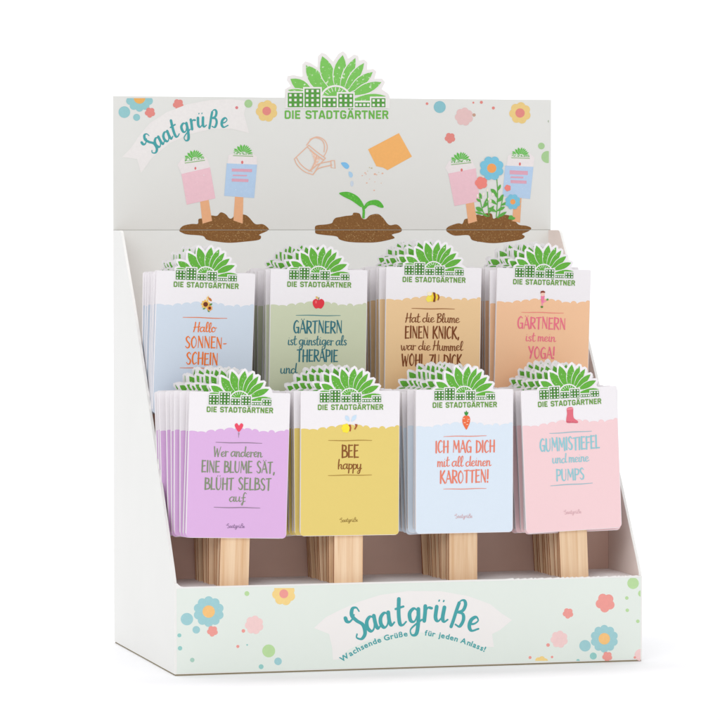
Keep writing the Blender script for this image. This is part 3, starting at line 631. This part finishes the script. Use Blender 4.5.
CARDS = {
 'lilac': dict(col=(224, 181, 228), tint='lilac', dv=2.3, txt=(132, 146, 116), line=(150, 130, 150), motif=('heart', -.4, 34.4),
    rows=[('s', 'Wer anderen', -.5, 62.5, 48, 9.4), ('c', 'EINE BLUME SÄT,', .2, 78, 73, 11), ('c', 'BLÜHT SELBST', .2, 94.5, 66, 11.2), ('s', 'auf', 0, 106, 16, 9)], lines=[(49, 0, 23), (112, 0, 23)], micro=(131, (140, 110, 150)), saying='Wer anderen eine Blume sät'),
 'yellow': dict(col=(232, 208, 120), tint='golden yellow', dv=.8, txt=(140, 84, 34), line=(176, 140, 64), motif=('bee_low', 1, 36),
    rows=[('c', 'BEE', 0, 65, 17, 12), ('s', 'happy', -.2, 76.5, 24, 9.6)], lines=[(48.5, 0, 22), (82.5, 0, 22)], micro=(127.5, (150, 120, 50)), saying='BEE happy'),
 'sky': dict(col=(221, 233, 245), tint='pale blue', dv=-.2, txt=(236, 132, 108), line=(238, 150, 130), motif=('carrot', 1.6, 31),
    rows=[('c', 'ICH MAG DICH', .6, 62, 61, 11.6), ('s', 'mit all deinen', -.4, 75.5, 55, 9.8), ('c', 'KAROTTEN!', -.2, 92, 50, 12)], lines=[(46, .4, 22), (98, .4, 22)], micro=(126, (214, 176, 180)), saying='Ich mag dich mit all deinen Karotten'),
 'rose': dict(col=(246, 211, 214), tint='pale pink', dv=-1.2, txt=(148, 204, 214), line=(150, 196, 206), motif=('boot', .6, 28),
    rows=[('c', 'GUMMISTIEFEL', -1.4, 61, 62, 12.4), ('s', 'und meine', -1, 73.4, 38, 9.4), ('c', 'PUMPS', -2, 91, 29, 11)], lines=[(43.6, 0, 22), (95.5, -1, 22)], micro=(124, (220, 180, 186)), saying='Gummistiefel und meine Pumps'),
 'mist': dict(col=(212, 223, 236), tint='misty grey-blue', dv=-2.6, txt=(242, 122, 44), line=(236, 130, 80), motif=('sunflowers', 1.4, 31.5),
    rows=[('s', 'Hallo', 0, 59.5, 23, 9.6), ('c', 'SONNEN-', 2, 75.5, 42, 11), ('c', 'SCHEIN', -1.5, 92, 32, 11.6)], lines=[(45.5, 0, 22.5), (95.6, -1.2, 22.5)], micro=(126, (180, 190, 205)), saying='Hallo Sonnenschein'),
 'sage': dict(col=(207, 213, 184), tint='sage green', dv=-.2, txt=(48, 116, 128), line=(80, 140, 144), motif=('apple', -.4, 34),
    rows=[('c', 'GÄRTNERN', -.6, 63.5, 50, 12), ('s', 'ist günstiger als', -.8, 75.5, 61, 9.6), ('c', 'THERAPIE', -.6, 92, 42, 11.6), ('s', 'und', -30, 104, 17, 9.6)], lines=[(46, -.4, 23)], micro=(126, (160, 175, 150)), saying='Gärtnern ist günstiger als Therapie'),
 'sand': dict(col=(240, 204, 156), tint='sandy beige', dv=-3.4, txt=(126, 66, 24), line=(160, 100, 50), motif=('bee', 0, 30),
    rows=[('s', 'Hat die Blume', -1, 55.5, 57, 9.2), ('c', 'EINEN KNICK,', -1, 71.5, 57, 11.8), ('s', 'war die Hummel', -1, 83.6, 65, 9.2), ('c', 'WOHL ZU DICK', -1, 99.5, 63, 11.6)], lines=[(41.8, -.4, 22.5)], micro=(128, (190, 150, 110)), saying='Hat die Blume einen Knick'),
 'peach': dict(col=(245, 198, 158), tint='peach orange', dv=-1.8, txt=(238, 116, 140), line=(240, 140, 130), motif=('yoga', -1, 31),
    rows=[('c', 'GÄRTNERN', -1.4, 61, 51, 11.6), ('s', 'ist mein', -2, 73.8, 32, 9.2), ('c', 'YOGA!', -.6, 91, 28, 11.4)], lines=[(44.6, -.6, 22.5)], micro=(126, (220, 160, 130)), saying='Gärtnern ist mein Yoga'),
}
def make_card(key, label, group):
    c = CARDS[key]; root = empty('seed_card', (0, 0, 0), label, 'plant card', group)
    OUT = sheet_outline(c['dv']*.8)
    mb = MB(); mb.slab([cf(p) for p in OUT], -.0005, 0, M_PAPER)
    mb.slab([cf(p) for p in [(-49.9, 1.2), (49.9, 1.2), (49.9, VB-4.6), (45.5, VB-.5), (-45.5, VB-.5), (-49.9, VB-4.6)]], .0002, .0024, M_POUCH)
    cm = mat('card_'+key, c['col'], mottle=.02, scale=1200)
    mb.y0 = -.0005+.00006
    low = [(x, v) for x, v in OUT if v > 20]
    P = scallop_line(c['dv'])
    bott = [p for p in OUT if p[1] > 100]
    P = [(-50+.02, P[0][1])]+P[1:-1]+[(50-.02, P[-1][1])]+bott[::-1]
    P = [(max(-49.6, min(49.6, x)), min(VB-.4, v)) for x, v in P]
    mb.poly([cf(p) for p in P], cm, 0)
    mb.build('card', root)
    lg = MB(-.0005)
    g = lambda p: cf(((p[0]-367)*.115, 10.5+c['dv']*.8-(345-p[1])*.115))
    emblem(lg, g, M_LEAF, M_BLD, M_LTXT, M_PAPER, 1)
    lg.build('logo', root)
    mm = MB(-.0005); motif(mm, *c['motif']); mm.build('printed_picture', root)
    tx = MB(-.0005); ti = ink(c['txt'])
    for st, s, uc, vb, w, h in c['rows']:
        f = lambda p: cf((p[0], -p[1]))
        textline(tx, s, CAPS if st == 'c' else LOW, uc, -vb, w, h, (.096 if st == 'c' else .086), ti, 3, f, brush=.42 if st == 'c' else .45, gap=.07 if st == 'c' else .0)
    for v, uc, hw in c['lines']:
        P = [(uc-hw+2*hw*i/10, v+.35*math.sin(i*.9+v)*.5) for i in range(11)]
        ribbon(tx, P, .85, ink(c['line']), 3, cf, 0, 2, taper=.5)
    v, mc = c['micro']
    tx.build('lettering', root); tx = MB(-.0005)
    textline(tx, 'Saatgrüße', LOW, -1, -v-.6, 18, 3.8, .10, ink(mc), 3, lambda p: cf((p[0], -p[1])), brush=.1, gap=.02)
    tx.build('small_print', root)
    sb = MB(); w = .0245/2; b = .0009
    sb.slab([(-w, -.012), (w, -.012), (w, CB+.05), (-w, CB+.05)], .0026, .0046, MATS['wood'], M_WEDGE_SHADE)
    st = sb.build('wooden_stick', root)
    bv = st.modifiers.new('bevel', 'BEVEL'); bv.width = .00035; bv.segments = 2
    return root
def copy_card(src, label):
    c = src.copy(); C.objects.link(c); c['label'] = label
    for ch in src.children:
        d = ch.copy(); C.objects.link(d); d.parent = c
    return c
ORD = ['second', 'third', 'fourth', 'fifth', 'sixth', 'seventh', 'eighth', 'ninth', 'tenth']
# key, base x, base z, front y, front tilt, count, pitch, drift x of the rearmost, tilt of the rearmost, front label
STACKS = [
 ('lilac', .0518, SH1, .0085, 1.75, 10, .0069, -.0060, -1.3, 'lower row, far left', 'front lilac card with red heart and green lettering in the lower row'),
 ('yellow', .1484, SH1, .0085, .4, 10, .0069, -.0050, -2.6, 'lower row', 'front golden yellow card with brown lettering above a bare lower half'),
 ('sky', .2470, SH1, .0085, .1, 10, .0069, -.0050, -2.8, 'lower row', 'front pale blue card with orange carrot and coral lettering'),
 ('rose', .3443, SH1, .0085, -2.3, 10, .0069, -.0030, -3.4, 'lower row, far right', 'front pale pink card with a pink boot and turquoise lettering'),
 ('mist', .0412, SH2-.0112, .0905, 2.1, 8, .0086, .0030, 1.1, 'upper row, far left', 'front grey-blue card with small sunflowers and orange lettering'),
 ('sage', .1414, SH2-.0095, .0905, 1.0, 8, .0086, -.0015, .4, 'upper row', 'front sage green card with a red apple and teal lettering'),
 ('sand', .2421, SH2-.008, .0905, .9, 9, .0077, -.0025, -1.0, 'upper row', 'front sandy beige card with round yellow bee and dark brown lettering'),
 ('peach', .3384, SH2-.0095, .0905, 1.5, 10, .0070, -.0025, -1.2, 'upper row, far right', 'front peach orange card with a tiny pink yoga figure and pink lettering'),
]
for (key, bx, bz, y0, t0, n, pitch, drift, t1, where, flabel) in STACKS:
    c = CARDS[key]; grp = '%s seed cards stacked in the %s' % (c['tint'], where)
    proto = make_card(key, flabel, grp)
    proto.location = (bx, y0, bz); proto.rotation_euler = (R(-.15), R(t0), 0)
    r = random.Random(len(key)*31+n+int(bx*1000))
    for k in range(1, n):
        q = k/(n-1)
        nm = 'rearmost' if k == n-1 else ORD[k-1]+' from the front'
        o = copy_card(proto, '%s seed card, %s in its stack in the %s' % (c['tint'], nm, where.split(',')[0]))
        jt = r.uniform(-.4, .5) if key == 'mist' else r.uniform(-1.1, 1.1); qq = min(1, q*1.15+.08)
        o.location = (bx+drift*qq+r.uniform(-.0015, .0015)*(0.5 if key == 'mist' else 1), y0+pitch*k+r.uniform(-.0005, .0005), bz+r.uniform(-.0020, .0010))
        o.rotation_euler = (R(r.uniform(-.5, .3)), R(t0+(t1-t0)*qq+jt), R(r.uniform(-1.0, 1.0)))

# ================================================================== studio sweep, lamps, world
def sweep():
    prof = [(-6, 0), (2.2, 0)]+[(2.2+1.2*math.sin(a), 1.2-1.2*math.cos(a)) for a in [math.pi/2*i/16 for i in range(1, 17)]]+[(3.4, 5)]
    v = []; f = []
    for x in (-7, 8):
        v += [(x, y, z) for y, z in prof]
    n = len(prof)
    for i in range(n-1): f.append((i, i+n, i+n+1, i+1))
    me = D.meshes.new('studio_backdrop'); me.from_pydata(v, [], f)
    me.materials.append(mat('sweep_white', (250, 250, 252), rough=.7, mottle=.004, scale=3, spec=.2))
    for p in me.polygons: p.use_smooth = True
    o = D.objects.new('studio_backdrop', me); C.objects.link(o); o['kind'] = 'structure'
sweep()
w = D.worlds.new('World'); scn.world = w; w.use_nodes = True
bg = w.node_tree.nodes['Background']; bg.inputs[0].default_value = (1, 1, 1, 1); bg.inputs[1].default_value = .68
def lamp(name, loc, tgt, size, power, col=(1, 1, 1)):
    l = D.lights.new(name, 'AREA'); l.shape = 'RECTANGLE'; l.size = size[0]; l.size_y = size[1]; l.energy = power; l.color = col
    o = D.objects.new(name, l); scn.collection.objects.link(o); o.location = loc
    o.rotation_euler = (Vector(tgt)-Vector(loc)).to_track_quat('-Z', 'Y').to_euler()
lamp('softbox_key', (-1.6, -2.7, 2.0), (.2, .15, .32), (1.7, 1.7), 26)
lamp('softbox_fill', (1.5, -2.9, 1.9), (.2, .1, .25), (1.5, 1.5), 10)
lamp('background_lamp', (.2, 1.0, 3.2), (.2, 2.8, .3), (3, 1.0), 60)
vs = scn.view_settings; vs.view_transform = 'Standard'; vs.look = 'None'; vs.exposure = 0; vs.gamma = 1
scn.render.engine = 'CYCLES'
scn.cycles.max_bounces = 8; scn.cycles.diffuse_bounces = 5
